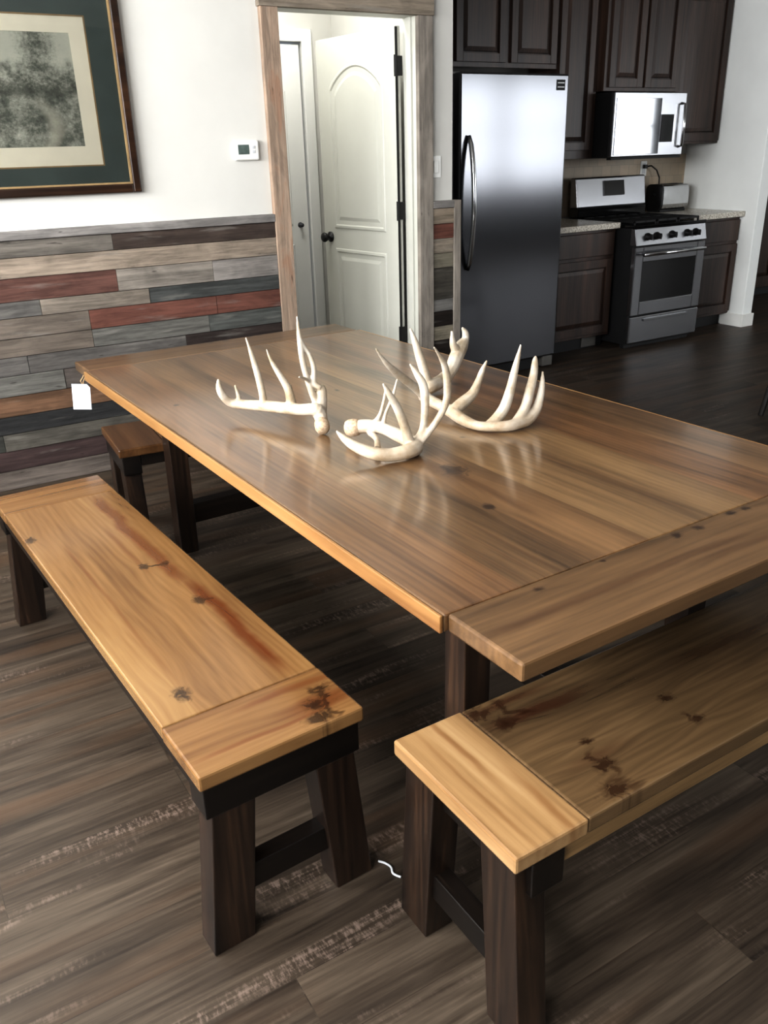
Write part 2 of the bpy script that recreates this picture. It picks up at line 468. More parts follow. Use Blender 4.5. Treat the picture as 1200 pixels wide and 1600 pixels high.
# antler bone
n = N('antler_bone')
x, y, z = n.xyz()
f = n.noise(n.vec(x, y, z), 14, 4, .6)
g = n.noise(n.vec(n.math('MULTIPLY', x, 160.0), n.math('MULTIPLY', y, 160.0), n.math('MULTIPLY', z, 60.0)), 1.0, 3)
c = n.ramp(f, [(.3, (142, 126, 102)), (.45, (168, 156, 138)), (.62, (184, 177, 166))])
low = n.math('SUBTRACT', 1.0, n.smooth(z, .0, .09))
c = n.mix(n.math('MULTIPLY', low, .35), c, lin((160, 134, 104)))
n.set(Base_Color=c, Roughness=.5)
n.bump(g, .25, .002)
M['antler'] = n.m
n = N('antler_burr_bone')
x, y, z = n.xyz()
g = n.noise(n.vec(x, y, z), 130, 4, .7)
n.set(Base_Color=n.ramp(g, [(.3, (140, 116, 94)), (.5, (172, 152, 128)), (.7, (188, 172, 150))]), Roughness=.6)
n.bump(g, .5, .004)
M['burr'] = n.m

# ------------------------------------------------------------------ room shell
RX0, RX1, RY0, RY1, CH = -7.2, 8.0, -6.2, 1.15, 2.75
WT = .12
struct(B().box(RX0 - .2, RX1 + .2, RY0 - .2, 3.2, -.1, 0).build('floor', M['floor']))
struct(B().box(RX0 - .2, RX1 + .2, RY0 - .2, 3.2, CH, CH + .1).build('ceiling', M['ceil']))
DX0, DX1, DH = -3.30, -2.50, 2.107           # door opening
WE = -2.256                                  # right end of the door wall
wb = B()
wb.box(RX0, DX0 - .02, 0, WT, 0, CH)
wb.box(DX1 + .02, WE, 0, WT, 0, CH)
wb.box(DX0 - .02, DX1 + .02, 0, WT, DH + .02, CH)
wall_back = struct(wb.build('wall_back', M['wall']))
struct(B().box(WE - .12, WE, WT, 1.15, 0, CH).build('wall_pantry_right', M['wall']))
struct(B().box(-4.02, -3.9, WT, 1.15, 0, CH).build('wall_pantry_left', M['wall']))
# kitchen rear wall with the pantry's second door in it
P0, P1, PH = -3.42, -2.60, 2.10
wk = B()
wk.box(-4.02, P0, 1.15, 1.27, 0, CH).box(P0, P1, 1.15, 1.27, PH, CH).box(P1, 1.15, 1.15, 1.27, 0, CH)
struct(wk.build('wall_kitchen', M['wall']))
struct(B().box(1.03, 1.15, .375, 1.15, 0, CH).build('wall_right_stub', M['greywall'], bevel=.006))
bb = B()
bb.box(1.015, 1.165, .36, .375, 0, .105).box(1.015, 1.03, .375, .58, 0, .105).box(1.15, 1.165, .375, 1.15, 0, .105)
struct(bb.build('baseboard_right', M['trimwhite'], bevel=.003))
struct(B().box(1.15, RX1, 2.9, 3.02, 0, CH).build('wall_hall_back', M['greywall']))
struct(B().box(1.03, 1.15, 1.27, 2.9, 0, CH).build('wall_hall_left', M['greywall']))

# outer walls with window openings (behind and beside the camera)
def wall_with_windows(name, horizontal, pos, a0, a1, wins):
    """wall along x (horizontal) or y at pos; wins = list of (a0,a1,z0,z1)"""
    b = B()
    s = -1 if pos < 0 else 1
    p0, p1 = sorted((pos, pos + s * .15))
    def bx(u0, u1, z0, z1):
        if horizontal: b.box(u0, u1, p0, p1, z0, z1)
        else: b.box(p0, p1, u0, u1, z0, z1)
    cur = a0
    for (u0, u1, z0, z1) in sorted(wins):
        if u0 > cur: bx(cur, u0, 0, CH)
        if z0 > 0: bx(u0, u1, 0, z0)
        bx(u0, u1, z1, CH)
        cur = u1
    bx(cur, a1, 0, CH)
    return struct(b.build(name, M['darkwall']))
LEFTW = [(-5.6, -3.1, 1.4, 2.62), (-2.85, -.5, 1.4, 2.62)]
REARW = [(-5.6, -4.0, .9, 2.3), (1.9, 3.5, .85, 2.5), (3.62, 5.2, .85, 2.5), (5.9, 7.6, .95, 2.5)]
wall_with_windows('wall_left', False, RX0, RY0, 0, LEFTW)
wall_with_windows('wall_rear', True, RY0, RX0, RX1, REARW)
struct(B().box(RX1, RX1 + .15, RY0, 3.02, 0, CH).build('wall_right', M['greywall']))
wn = 0
for horizontal, pos, wins in ((False, RX0, LEFTW), (True, RY0, REARW)):
    for (u0, u1, z0, z1) in wins:
        wn += 1
        b = B()
        def bx(a, c, e, f):
            if horizontal: b.box(a, c, pos - .08, pos - .03, e, f)
            else: b.box(pos - .08, pos - .03, a, c, e, f)
        t = .05
        bx(u0, u0 + t, z0, z1); bx(u1 - t, u1, z0, z1); bx(u0, u1, z0, z0 + t); bx(u0, u1, z1 - t, z1)
        bx((u0 + u1) / 2 - .02, (u0 + u1) / 2 + .02, z0, z1)
        bx(u0, u1, (z0 + z1) / 2 - .02, (z0 + z1) / 2 + .02)
        struct(b.build('window_%d' % wn, M['trimwhite']))

# ------------------------------------------------------------------ reclaimed-wood wainscot
ROWS = [1.142, 1.068, .98, .878, .806, .715, .63, .545, .45, .355, .273, .19, .093, .0]
L0, L1 = RX0, -3.392
LEFT = [
    [(-4.23, (122, 116, 108)), (L1, (82, 70, 63))],
    [(-4.95, (150, 138, 124)), (L1, (158, 144, 128))],
    [(-4.234, (112, 78, 68)), (-3.75, (150, 142, 132)), (L1, (152, 146, 140))],
    [(-4.6, (114, 111, 107)), (-4.089, (140, 130, 118)), (L1, (84, 86, 84))],
    [(-4.39, (118, 108, 98)), (-3.75, (118, 76, 63)), (L1, (116, 74, 61))],
    [(-4.388, (116, 106, 96)), (-3.8, (118, 116, 110)), (L1, (98, 100, 96))],
    [(-4.7, (112, 108, 104)), (-3.93, (106, 102, 98)), (L1, (66, 56, 52))],
    [(-4.55, (120, 118, 112)), (-3.7, (104, 96, 90)), (L1, (98, 90, 84))],
    [(-4.3, (122, 92, 68)), (-3.6, (104, 96, 88)), (L1, (80, 74, 70))],
    [(-4.2, (58, 58, 58)), (L1, (84, 72, 62))],
    [(-4.874, (80, 80, 74)), (-4.1, (100, 96, 88)), (L1, (90, 70, 58))],
    [(-4.2, (78, 62, 60)), (L1, (72, 62, 56))],
    [(-4.0, (118, 108, 100)), (L1, (90, 80, 72))],
]
RROWS = [1.152, 1.067, .986, .904, .821, .64, .568, .481, .396, .3, .2, .1, 0.0]
RC = [(156, 142, 124), (122, 76, 62), (158, 146, 130), (132, 126, 110), (82, 78, 70), (126, 124, 120), (44, 36, 30), (146, 138, 120), (52, 44, 38), (110, 100, 90), (90, 80, 70), (70, 60, 55)]
b = B()
for k, row in enumerate(LEFT):
    cur = L0
    for (xe, c) in row:
        d = random.uniform(-.026, -.02)
        b.box(cur + .0008, xe - .0008, d, 0, ROWS[k + 1] + .0012, ROWS[k] - .0012, lin(c))
        cur = xe
o = b.build('wainscot', M['planks'], wall_back, bevel=.0012); tag(o, 'mixed grey, red and brown barn boards left of the doorway')
b = B()
for k, c in enumerate(RC):
    b.box(-2.406, -2.262, random.uniform(-.026, -.02), 0, RROWS[k + 1] + .0012, RROWS[k] - .0012, lin(c))
b.build('wainscot', M['planks'], wall_back, bevel=.0012)
b = B(); b.box(RX0, -3.392, -.034, 0, 1.143, 1.181).build('cap_rail', M['rail'], wall_back, bevel=.003)
b = B(); b.box(-2.406, -2.262, -.034, 0, 1.153, 1.192, ).build('cap_rail', M['rail'], wall_back, bevel=.003)
struct(B().box(-2.262, -2.214, -.034, .05, 0, 1.192).build('trim_4', M['casing2'], bevel=.003))
# doorway casing, three old boards, and the white jamb
struct(B().box(-3.392, DX0, -.032, 0, 0, DH).build('trim_1', M['casing'], bevel=.003))
struct(B().box(DX1, -2.407, -.032, 0, 0, DH).build('trim_2', M['casing2'], bevel=.003))
struct(B().box(-3.40, -2.40, -.036, 0, DH, 2.30).build('trim_3', M['casing3'], bevel=.003))
b = B()
b.box(DX0 - .02, DX0, -.004, WT, 0, DH).box(DX1, DX1 + .02, -.004, WT, 0, DH).box(DX0 - .02, DX1 + .02, -.004, WT, DH, DH + .02)
b.box(DX1 - .012, DX1, .03, .075, 0, DH).box(DX0, DX0 + .012, .03, .075, 0, DH)
struct(b.build('trim_5', M['doorwhite'], bevel=.002))

# ------------------------------------------------------------------ panel doors
def panel_outline(x0, x1, z0, z1, arch):
    pts = [(x0, z0), (x1, z0), (x1, z1 - arch)]
    if arch:
        for k in range(1, 14):
            t = k / 14
            xx = x1 + (x0 - x1) * t
            pts.append((xx, z1 - arch + arch * (math.sin(PI * t) ** .8)))
    pts.append((x0, z1 - arch))
    return pts
def inset(pts, d):
    cx = sum(p[0] for p in pts) / len(pts); x0 = min(p[0] for p in pts); x1 = max(p[0] for p in pts)
    z0 = min(p[1] for p in pts); z1 = max(p[1] for p in pts); cz = (z0 + z1) / 2
    sx = 1 - 2 * d / (x1 - x0); sz = 1 - 2 * d / (z1 - z0); mx = (x0 + x1) / 2
    return [(mx + (u - mx) * sx, cz + (v - cz) * sz) for u, v in pts]
def door_leaf(name, w, h, parent_loc, rz, mat='doorwhite'):
    """leaf lies along -x from the hinge; its room face is at y=-.035"""
    b = B()
    b.box(-w, -.002, -.035, 0, .012, h)
    o = struct(b.build(name, M[mat], bevel=.002))
    o.location = parent_loc; o.rotation_euler = (0, 0, rz)
    for (z0, z1, arch) in ((.22, .90, 0), (1.02, h - .14, .12)):
        out = panel_outline(-w + .115, -.115, z0, z1, arch)
        for face, s in ((-.035, -1), (0.0, 1)):
            lp = []
            for d, hgt in ((0, 0), (.006, .005), (.018, .006), (.026, .0008), (.05, .0008), (.07, .006)):
                lp.append([(u, face + s * hgt, v) for u, v in inset(out, d)])
            bb_ = B(); bb_.rings(lp)
            bb_.build('raised_panel', M[mat], o)
    return o
d1 = door_leaf('door_1', .745, 2.075, (-2.514, .124, 0), math.radians(-82.5))
for s in (-1, 1):
    y0 = -.035 if s < 0 else 0
    kb = B()
    kb.lathe([(.032, 0), (.032, s * .006), (.012, s * .010), (.012, s * .03), (.024, s * .036), (.030, s * .05), (.026, s * .062), (.012, s * .068)], (-.745 + .065, y0, .965), 'y')
    kb.build('knob', M['black'], d1, smooth=True)
b = B(); b.box(-.004, .001, -.036, -.022, .012, 2.07); b.build('hinge_gap_shade', M['matteblack'], d1)  # black strip standing for the dark gap between leaf and jamb
for hz in (1.885, 1.142, .43):
    b = B(); b.box(-.002, .003, -.040, .010, hz - .048, hz + .048); b.tube([(.004, -.040, hz - .052), (.004, -.040, hz + .052)], .009, 10)
    b.build('hinge', M['black'], d1)
d2 = door_leaf('door_2', .79, 2.085, (P1 - .012, 1.185, 0), 0, 'trimwhite')
kb = B(); kb.lathe([(.018, 0), (.008, -.006), (.008, -.02), (.014, -.026), (.012, -.034)], (-.065, -.035, 1.02), 'y'); kb.build('knob', M['darksteel'], d2, smooth=True)
b = B()
b.box(P0 - .07, P0, 1.13, 1.15, 0, PH + .07).box(P1, P1 + .07, 1.13, 1.15, 0, PH + .07).box(P0, P1, 1.13, 1.15, PH, PH + .07)
struct(b.build('trim_6', M['trimwhite'], bevel=.003))

# ------------------------------------------------------------------ picture, thermostat, switch
FR = (-5.03, -4.061, 1.318, 2.145)   # outer frame x0,x1,z0,z1
pic = thing('framed_picture', 'large landscape print in dark frame with green mat on the white wall', 'picture', ((FR[0] + FR[1]) / 2, 0, FR[2]))
def ring(b, r0, r1, ya, yb):
    """rectangular ring between outer r0 and inner r1 (x0,x1,z0,z1)"""
    (a, c, e, f), (g, h, i, j) = r0, r1
    b.box(a, g, ya, yb, e, f).box(h, c, ya, yb, e, f).box(g, h, ya, yb, e, i).box(g, h, ya, yb, j, f)
    return b
def sh(r, d):
    return (r[0] + d, r[1] - d, r[2] + d, r[3] - d)
PL = (-pic.location.x, 0, -pic.location.z)
M['frame'] = wood('dark_walnut_picture_frame', (34, 22, 16), (62, 42, 30), (88, 62, 44), 'x', .3, fine=.4)
M['gold'] = plain('gilt_picture_lip', (150, 128, 94), .45, .15, var=.1)
M['greenmat'] = plain('dark_green_mat_board', (74, 85, 81), .6, var=.06, scale=5)
M['cream'] = plain('cream_mat_board', (222, 218, 200), .8, var=.015)
ring(B(), FR, sh(FR, .038), -.036, -.002).build('frame', M['frame'], pic, bevel=.006, loc=PL)
ring(B(), sh(FR, .038), sh(FR, .046), -.030, -.006).build('gilt_lip', M['gold'], pic, loc=PL)
r1 = (FR[0] + .046, FR[1] - .046, FR[2] + .046, FR[3] - .046)
r2 = (FR[0] + .155, FR[1] - .150, FR[2] + .118, FR[3] - .112)
ring(B(), r1, r2, -.016, -.006).build('mat_board', M['greenmat'], pic, loc=PL)
ring(B(), r2, sh(r2, .006), -.017, -.006).build('inner_gilt_line', M['gold'], pic, loc=PL)
r3 = sh(r2, .006)
r4 = (r3[0] + .07, r3[1] - .068, r3[2] + .078, r3[3] - .062)
ring(B(), r3, r4, -.013, -.006).build('cream_mat', M['cream'], pic, loc=PL)
# the print itself: soft grey trees, a pale path and a patch of sky
n = N('grey_landscape_print')
x, y, z = n.xyz('Generated')
v = n.vec(x, z, 0.0)
nz = n.noise(n.vec(n.math('MULTIPLY', x, 7.0), n.math('MULTIPLY', z, 6.0), 1.0), 1.0, 6, .62)
fine = n.noise(n.vec(n.math('MULTIPLY', x, 42.0), n.math('MULTIPLY', z, 42.0), 2.0), 1.0, 4, .7)
sky = n.math('MULTIPLY', n.smooth(n.math('ADD', z, n.math('MULTIPLY', n.math('SUBTRACT', nz, .5), .55)), .58, .8), n.smooth(n.math('ADD', n.math('ABSOLUTE', n.math('SUBTRACT', x, .72)), n.math('MULTIPLY', fine, .2)), .1, .3))
tone = n.math('ADD', n.math('MULTIPLY', nz, .7), n.math('MULTIPLY', fine, .3))
land = n.ramp(tone, [(.34, (54, 58, 52)), (.46, (104, 108, 98)), (.56, (152, 154, 142)), (.7, (200, 200, 188))])
col = n.mix(n.math('MULTIPLY', sky, .85), land, lin((190, 192, 178)))
bx_ = n.math('ADD', .72, n.math('MULTIPLY', n.math('SINE', n.math('MULTIPLY', z, 9.0)), .07))
path = n.math('SUBTRACT', 1.0, n.smooth(n.math('ADD', n.math('ABSOLUTE', n.math('SUBTRACT', x, bx_)), n.math('MULTIPLY', fine, .08)), .05, .13))
path = n.math('MULTIPLY', path, n.math('SUBTRACT', 1.0, n.smooth(z, .25, .5)))
col = n.mix(n.math('MULTIPLY', path, .6), col, lin((182, 180, 164)))
trees = n.math('MULTIPLY', n.smooth(z, .42, .5), n.math('SUBTRACT', 1.0, n.smooth(n.math('ADD', z, n.math('MULTIPLY', fine, .3)), .66, .8)))
col = n.mix(n.math('MULTIPLY', trees, .55), col, lin((62, 66, 56)))
n.set(Base_Color=col, Roughness=.7)
M['print'] = n.m
B().box(r4[0], r4[1], -.010, -.006, r4[2], r4[3]).build('landscape_print', M['print'], pic, loc=PL)
n = N('picture_glass')
n.t.nodes.remove(n.b)
tr = n.node('ShaderNodeBsdfTransparent'); gl = n.node('ShaderNodeBsdfGlossy'); fr = n.node('ShaderNodeFresnel'); mx = n.node('ShaderNodeMixShader')
gl.inputs['Roughness'].default_value = .03
fr.inputs['IOR'].default_value = 1.35
n.t.links.new(fr.outputs[0], mx.inputs[0]); n.t.links.new(tr.outputs[0], mx.inputs[1]); n.t.links.new(gl.outputs[0], mx.inputs[2]); n.t.links.new(mx.outputs[0], n.out.inputs[0])
M['glass'] = n.m
B().box(r1[0] - .002, r1[1] + .002, -.021, -.019, r1[2] - .002, r1[3] + .002).build('glass_pane', M['glass'], pic, loc=PL)

th = thing('thermostat', 'small white thermostat with grey display on the wall left of the doorway', 'thermostat', (-3.513, 0, 1.484))
B().box(-.066, .066, -.024, 0, -.046, .046).build('case', M['trimwhite'], th, bevel=.01, seg=3)
M['lcd'] = plain('grey_display', (92, 104, 100), .3, var=.1, scale=60)
B().box(-.046, .012, -.0255, -.023, -.018, .026).build('display', M['lcd'], th, bevel=.002)
M['palegrey'] = plain('pale_grey_button', (196, 198, 200), .5)
for k in (.014, -.006):
    B().box(.026, .044, -.027, -.023, k - .007, k + .007).build('button', M['palegrey'], th, bevel=.002)
sw = thing('light_switch', 'white light switch on the narrow wall between doorway and fridge', 'light switch', (-2.372, 0, 1.372))
B().box(-.035, .035, -.006, 0, -.058, .058).build('cover_plate', M['trimwhite'], sw, bevel=.003)
B().box(-.016, .016, -.011, -.005, -.032, .032).build('rocker', M['trimwhite'], sw, bevel=.002)

# ------------------------------------------------------------------ kitchen
def cab_door(b, x0, x1, z0, z1, y, t=.02, fw=.055, raised=True):
    """framed door, face at y (towards -y), raised field"""
    b.box(x0, x0 + fw, y, y + t, z0, z1).box(x1 - fw, x1, y, y + t, z0, z1)
    b.box(x0 + fw, x1 - fw, y, y + t, z0, z0 + fw).box(x0 + fw, x1 - fw, y, y + t, z1 - fw, z1)
    b.box(x0 + fw, x1 - fw, y + .012, y + t, z0 + fw, z1 - fw)
    i = .03
    a0, a1, c0, c1 = x0 + fw + .006, x1 - fw - .006, z0 + fw + .006, z1 - fw - .006
    lp = []
    for d, yy in ((0, y + .012), (.004, y + .012), (i, y + .004), (i + .001, y + .004)):
        lp.append([(a0 + d, yy, c0 + d), (a1 - d, yy, c0 + d), (a1 - d, yy, c1 - d), (a0 + d, yy, c1 - d)])
    b.rings(lp)
    return b
# cabinet over the fridge
c = thing('upper_cabinet', 'dark two-door wall cabinet above the refrigerator', 'cabinet', (-1.21, .83, 1.955), group='dark wall cabinets')
PL = (1.21, -.83, -1.955)
B().box(-1.66, -.765, .83, 1.148, 1.955, 2.55).build('carcass', M['cab'], c, bevel=.002, loc=PL)
cab_door(B(), -1.645, -1.235, 1.985, 2.53, .81).build('door', M['cab'], c, bevel=.002, loc=PL)
cab_door(B(), -1.19, -.785, 1.985, 2.53, .81).build('door', M['cab'], c, bevel=.002, loc=PL)
c = thing('upper_cabinet', 'dark single-door wall cabinet between fridge and microwave', 'cabinet', (-.58, .83, 1.36), group='dark wall cabinets')
PL = (.58, -.83, -1.36)
B().box(-.763, -.375, .83, 1.148, 1.365, 2.55).build('carcass', M['cab'], c, bevel=.002, loc=PL)
cab_door(B(), -.755, -.42, 1.425, 2.53, .81).build('door', M['cab'], c, bevel=.002, loc=PL)
c = thing('upper_cabinet', 'dark two-door wall cabinet directly above the microwave', 'cabinet', (.015, .75, 1.815), group='dark wall cabinets')
PL = (-.015, -.75, -1.815)
B().box(-.373, .405, .76, 1.148, 1.815, 2.55).build('carcass', M['cab'], c, bevel=.002, loc=PL)
cab_door(B(), -.335, .005, 1.84, 2.53, .742, fw=.06).build('door', M['cab'], c, bevel=.002, loc=PL)
cab_door(B(), .03, .37, 1.84, 2.53, .742, fw=.06).build('door', M['cab'], c, bevel=.002, loc=PL)
c = thing('upper_cabinet', 'tall dark wall cabinet right of the microwave beside the white wall', 'cabinet', (.72, .83, 1.445), group='dark wall cabinets')
PL = (-.72, -.83, -1.445)
B().box(.41, 1.022, .83, 1.148, 1.445, 2.55).build('carcass', M['cab'], c, bevel=.002, loc=PL)
cab_door(B(), .43, 1.005, 1.465, 2.53, .812, fw=.06).build('door', M['cab'], c, bevel=.002, loc=PL)
# backsplash
struct(B().box(-1.1, 1.03, 1.142, 1.15, .93, 1.365).build('trim_7', M['tile']))
# base cabinets
c = thing('base_cabinet', 'dark base cabinet with drawer and door between fridge and range', 'cabinet', (-.72, .5, 0), group='dark base cabinets')
PL = (.72, -.5, 0)
B().box(-1.08, -.385, .52, 1.14, .1, .885).build('carcass', M['cab'], c, bevel=.002, loc=PL)
B().box(-1.08, -.385, .59, .62, .0, .1).build('kick_plate', M['matteblack'], c, loc=PL)
B().box(-1.04, -.41, .50, .52, .70, .865).build('drawer', M['cab'], c, bevel=.004, loc=PL)
cab_door(B(), -1.04, -.41, .125, .675, .50, fw=.06).build('door', M['cab'], c, bevel=.002, loc=PL)
M['ventgrey'] = plain('grey_vent_cover', (92, 90, 86), .5, var=.06)
o = B().box(-.60, -.45, .582, .59, .01, .095).build('vent_cover', M['ventgrey'], c, bevel=.002, loc=PL)
tag(o, 'pale grey cover in the toe kick')
c = thing('base_cabinet', 'dark base cabinet right of the range against the white wall end', 'cabinet', (.72, .5, 0), group='dark base cabinets')
PL = (-.72, -.5, 0)
B().box(.41, 1.024, .52, 1.14, .1, .885).build('carcass', M['cab'], c, bevel=.002, loc=PL)
B().box(.41, 1.01, .59, .62, .0, .1).build('kick_plate', M['matteblack'], c, loc=PL)
B().box(.43, 1.01, .50, .52, .70, .865).build('drawer', M['cab'], c, bevel=.004, loc=PL)
cab_door(B(), .43, 1.01, .125, .675, .50, fw=.06).build('door', M['cab'], c, bevel=.002, loc=PL)
o = B().box(-1.1, -.385, .475, 1.142, .887, .928).build('countertop', M['counter'], bevel=.004); tag(o, 'short speckled stone countertop between fridge and range', 'countertop', 'stone countertops')
o = B().box(.412, 1.029, .475, 1.142, .887, .928).build('countertop', M['counter'], bevel=.004); tag(o, 'short speckled stone countertop right of the range', 'countertop', 'stone countertops')

# refrigerator
FX0, FX1, FY, FT = -2.0, -1.145, .28, 1.878
f = thing('refrigerator', 'tall single-door stainless steel refrigerator beside the plank wall', 'refrigerator', ((FX0 + FX1) / 2, FY, 0))
PL = (-f.location.x, -f.location.y, 0)
B().box(FX0 + .004, FX1 - .004, FY + .075, 1.02, .03, FT - .004).build('body', M['darksteel'], f, bevel=.006, loc=PL)
B().box(FX0, FX1, FY, FY + .068, .085, FT).build('door', M['fridge_steel'], f, bevel=.012, seg=3, loc=PL)
B().box(FX0 + .01, FX1 - .01, FY + .05, FY + .09, 0, .08).build('kick_grille', M['matteblack'], f, bevel=.003, loc=PL)
o = B().box(FX1 - .105, FX1 - .012, FY + .012, FY + .06, .012, .085).build('hinge_cover', M['ventgrey'], f, bevel=.006, loc=PL)
hp = []
for k in range(17):
    t = k / 16
    hp.append((FX0 + .062, FY - .008 - .062 * math.sin(PI * t) ** .6, .745 + .785 * t))
b = B(); b.tube(hp, [.013] + [.0155] * 15 + [.013], 12); b.build('handle', M['chrome'], f, smooth=True, loc=PL)
o = B().box(FX1 - .105, FX1 - .035, FY - .003, FY + .002, 1.785, 1.845).build('badge', M['matteblack'], f, bevel=.001, loc=PL)
for zz in (1.827, 1.803):
    B().box(FX1 - .098, FX1 - .042, FY - .0042, FY - .002, zz - .0035, zz + .0035).build('badge_line', M['palegrey'], o)

# range
R0, R1, RF, RT = -.362, .398, .33, .908
r = thing('gas_range', 'freestanding stainless gas range with black cooktop under the microwave', 'stove', ((R0 + R1) / 2, RF, 0))
PL = (-r.location.x, -r.location.y, 0)
def rp(b, nm, m, par=None, **k):
    return b.build(nm, m, par or r, loc=PL if par is None else None, **k)
rp(B().box(R0 + .004, R1 - .004, RF + .03, 1.06, .03, .89), 'body', M['matteblack'], bevel=.004)
rp(B().box(R0 + .02, R1 - .02, RF + .06, RF + .1, 0, .05), 'kick_plate', M['matteblack'])
rp(B().box(R0, R1, RF, RF + .035, .045, .245), 'drawer', M['steelx'], bevel=.006)
rp(B().box(R0 + .14, R1 - .14, RF - .012, RF + .002, .205, .225), 'drawer_pull', M['steelx'], bevel=.003)
od = rp(ring(B(), (R0, R1, .255, .755), (R0 + .085, R1 - .085, .355, .645), RF, RF + .04), 'oven_door', M['steelx'], bevel=.005)
B().box(R0 + .084, R1 - .084, RF + .006, RF + .03, .354, .646).build('oven_window', M['gloss_black'], od)
hb = B(); zz = .705
hb.tube([(R0 + .05, RF - .045, zz), (R1 - .05, RF - .045, zz)], .014, 12)
for xx in (R0 + .08, R1 - .08):
    hb.tube([(xx, RF + .004, zz), (xx, RF - .045, zz)], .010, 10)
hb.build('oven_handle', M['chrome'], od, smooth=True)
rp(B().hexa([(R0, RF - .008, .765), (R1, RF - .008, .765), (R1, RF + .06, .765), (R0, RF + .06, .765)], [(R0, RF + .02, .885), (R1, RF + .02, .885), (R1, RF + .06, .885), (R0, RF + .06, .885)]), 'control_panel', M['steelx'], bevel=.004)
for xx in (R0 + .12, R0 + .215, (R0 + R1) / 2, R1 - .215, R1 - .12):
    kb = B(); kb.lathe([(.028, .006), (.028, -.004), (.023, -.008), (.020, -.036), (.012, -.04)], (xx, RF + .004, .825), 'y', 18)
    kb.box(xx - .004, xx + .004, RF - .042, RF - .03, .805, .845)
    rp(kb, 'knob', M['black'])
rp(B().box(R0, R1, RF + .01, .985, .885, RT), 'cooktop', M['gloss_black'], bevel=.004)
for gx0, gx1 in ((R0 + .03, R0 + .26), (R0 + .27, R1 - .27), (R1 - .26, R1 - .03)):
    g = B()
    for yy in (RF + .06, RF + .32, RF + .58):
        g.box(gx0, gx1, yy, yy + .012, RT + .012, RT + .028)
    for xx in (gx0, (gx0 + gx1) / 2 - .006, gx1 - .012):
        g.box(xx, xx + .012, RF + .06, RF + .592, RT + .012, RT + .028)
    for xx in (gx0, gx1 - .012):
        for yy in (RF + .06, RF + .58):
            g.box(xx, xx + .012, yy, yy + .012, RT - .001, RT + .014)
    rp(g, 'burner_grate', M['matteblack'], bevel=.002)
bg = rp(B().hexa([(R0, .965, 1.0), (R1, .965, 1.0), (R1, 1.06, 1.0), (R0, 1.06, 1.0)], [(R0, 1.0, 1.225), (R1, 1.0, 1.225), (R1, 1.06, 1.225), (R0, 1.06, 1.225)]), 'backguard', M['steelx'], bevel=.012, seg=3)
B().hexa([(-.075, .966, 1.085), (.145, .966, 1.085), (.145, .99, 1.085), (-.075, .99, 1.085)], [(-.075, .986, 1.195), (.145, .986, 1.195), (.145, 1.0, 1.195), (-.075, 1.0, 1.195)]).build('clock_display', M['gloss_black'], bg)
rp(B().box(R0 + .006, R1 - .006, .96, 1.06, .89, 1.0), 'lower_backguard', M['gloss_black'], bevel=.004)

# microwave
m = thing('microwave', 'stainless over-the-range microwave mounted under the middle wall cabinet', 'microwave', (.017, .65, 1.36))
PL = (-.017, -.65, -1.36)
X0, X1 = -.362, .396
B().box(X0, X1, .68, 1.14, 1.365, 1.805).build('body', M['matteblack'], m, bevel=.004, loc=PL)
md = B().box(X0, X1, .65, .678, 1.37, 1.805).build('door', M['steelx'], m, bevel=.006, loc=PL)
M['mirror'] = plain('mirrored_oven_glass', (150, 152, 156), .05, 1.0, var=.01)
B().box(X0 + .022, .125, .645, .652, 1.385, 1.765).build('window', M['mirror'], md, bevel=.002)
B().box(X0 + .01, X1 - .01, .655, .70, 1.352, 1.368).build('vent_strip', M['matteblack'], md)
B().box(.135, .265, .643, .652, 1.465, 1.655).build('keypad', M['gloss_black'], md, bevel=.002)
hb = B(); hb.tube([(.345, .655, 1.43), (.345, .616, 1.435), (.345, .612, 1.58), (.345, .616, 1.725), (.345, .655, 1.73)], .011, 12); hb.build('handle', M['chrome'], md, smooth=True)
# toaster, outlet and cord
t = thing('toaster', 'small chrome toaster on the counter right of the range', 'toaster', (.66, .98, .928))
b = B()
prof = []
for k in range(25):
    a = 2 * PI * k / 24
for ang in range(0, 360, 15):
    a = math.radians(ang)
    prof.append((.085 * math.copysign(abs(math.cos(a)) ** .5, math.cos(a)), .115 + .1 * math.copysign(abs(math.sin(a)) ** .45, math.sin(a))))
b.prism(prof, 'x', -.145, .165); b.build('shell', M['chrome'], t, bevel=.004)
B().prism([(u * 1.04, .115 + (v - .115) * 1.03) for u, v in prof], 'x', -.165, -.14).build('end_cap', M['black'], t, bevel=.004)
for yy in (-.03, .03):
    B().box(-.11, .13, yy - .012, yy + .012, .2105, .2165).build('slot', M['matteblack'], t)
B().box(-.182, -.163, -.018, .018, .13, .15).build('lever', M['black'], t, bevel=.003)
B().box(-.15, .15, -.07, .07, 0, .02).build('base', M['matteblack'], t, bevel=.003)
o = thing('wall_outlet', 'white electrical outlet on the tile backsplash above the toaster', 'outlet', (.52, 1.142, 1.265))
B().box(-.036, .036, -.006, 0, -.058, .058).build('cover_plate', M['trimwhite'], o, bevel=.003)
B().box(-.017, .017, -.009, -.005, -.04, .04).build('socket', M['palegrey'], o, bevel=.002)
cp = [(.52, 1.125, 1.28), (.56, 1.09, 1.285), (.62, 1.085, 1.25), (.66, 1.085, 1.19), (.665, 1.085, 1.10), (.66, 1.085, 1.0), (.65, 1.075, .95)]
b = B(); b.tube(cp, .006, 8); b.box(.505, .535, 1.108, 1.134, 1.265, 1.295)
o = b.build('power_cord', M['black'], smooth=False); tag(o, 'black power cord plugged into the outlet above the toaster', 'cord')

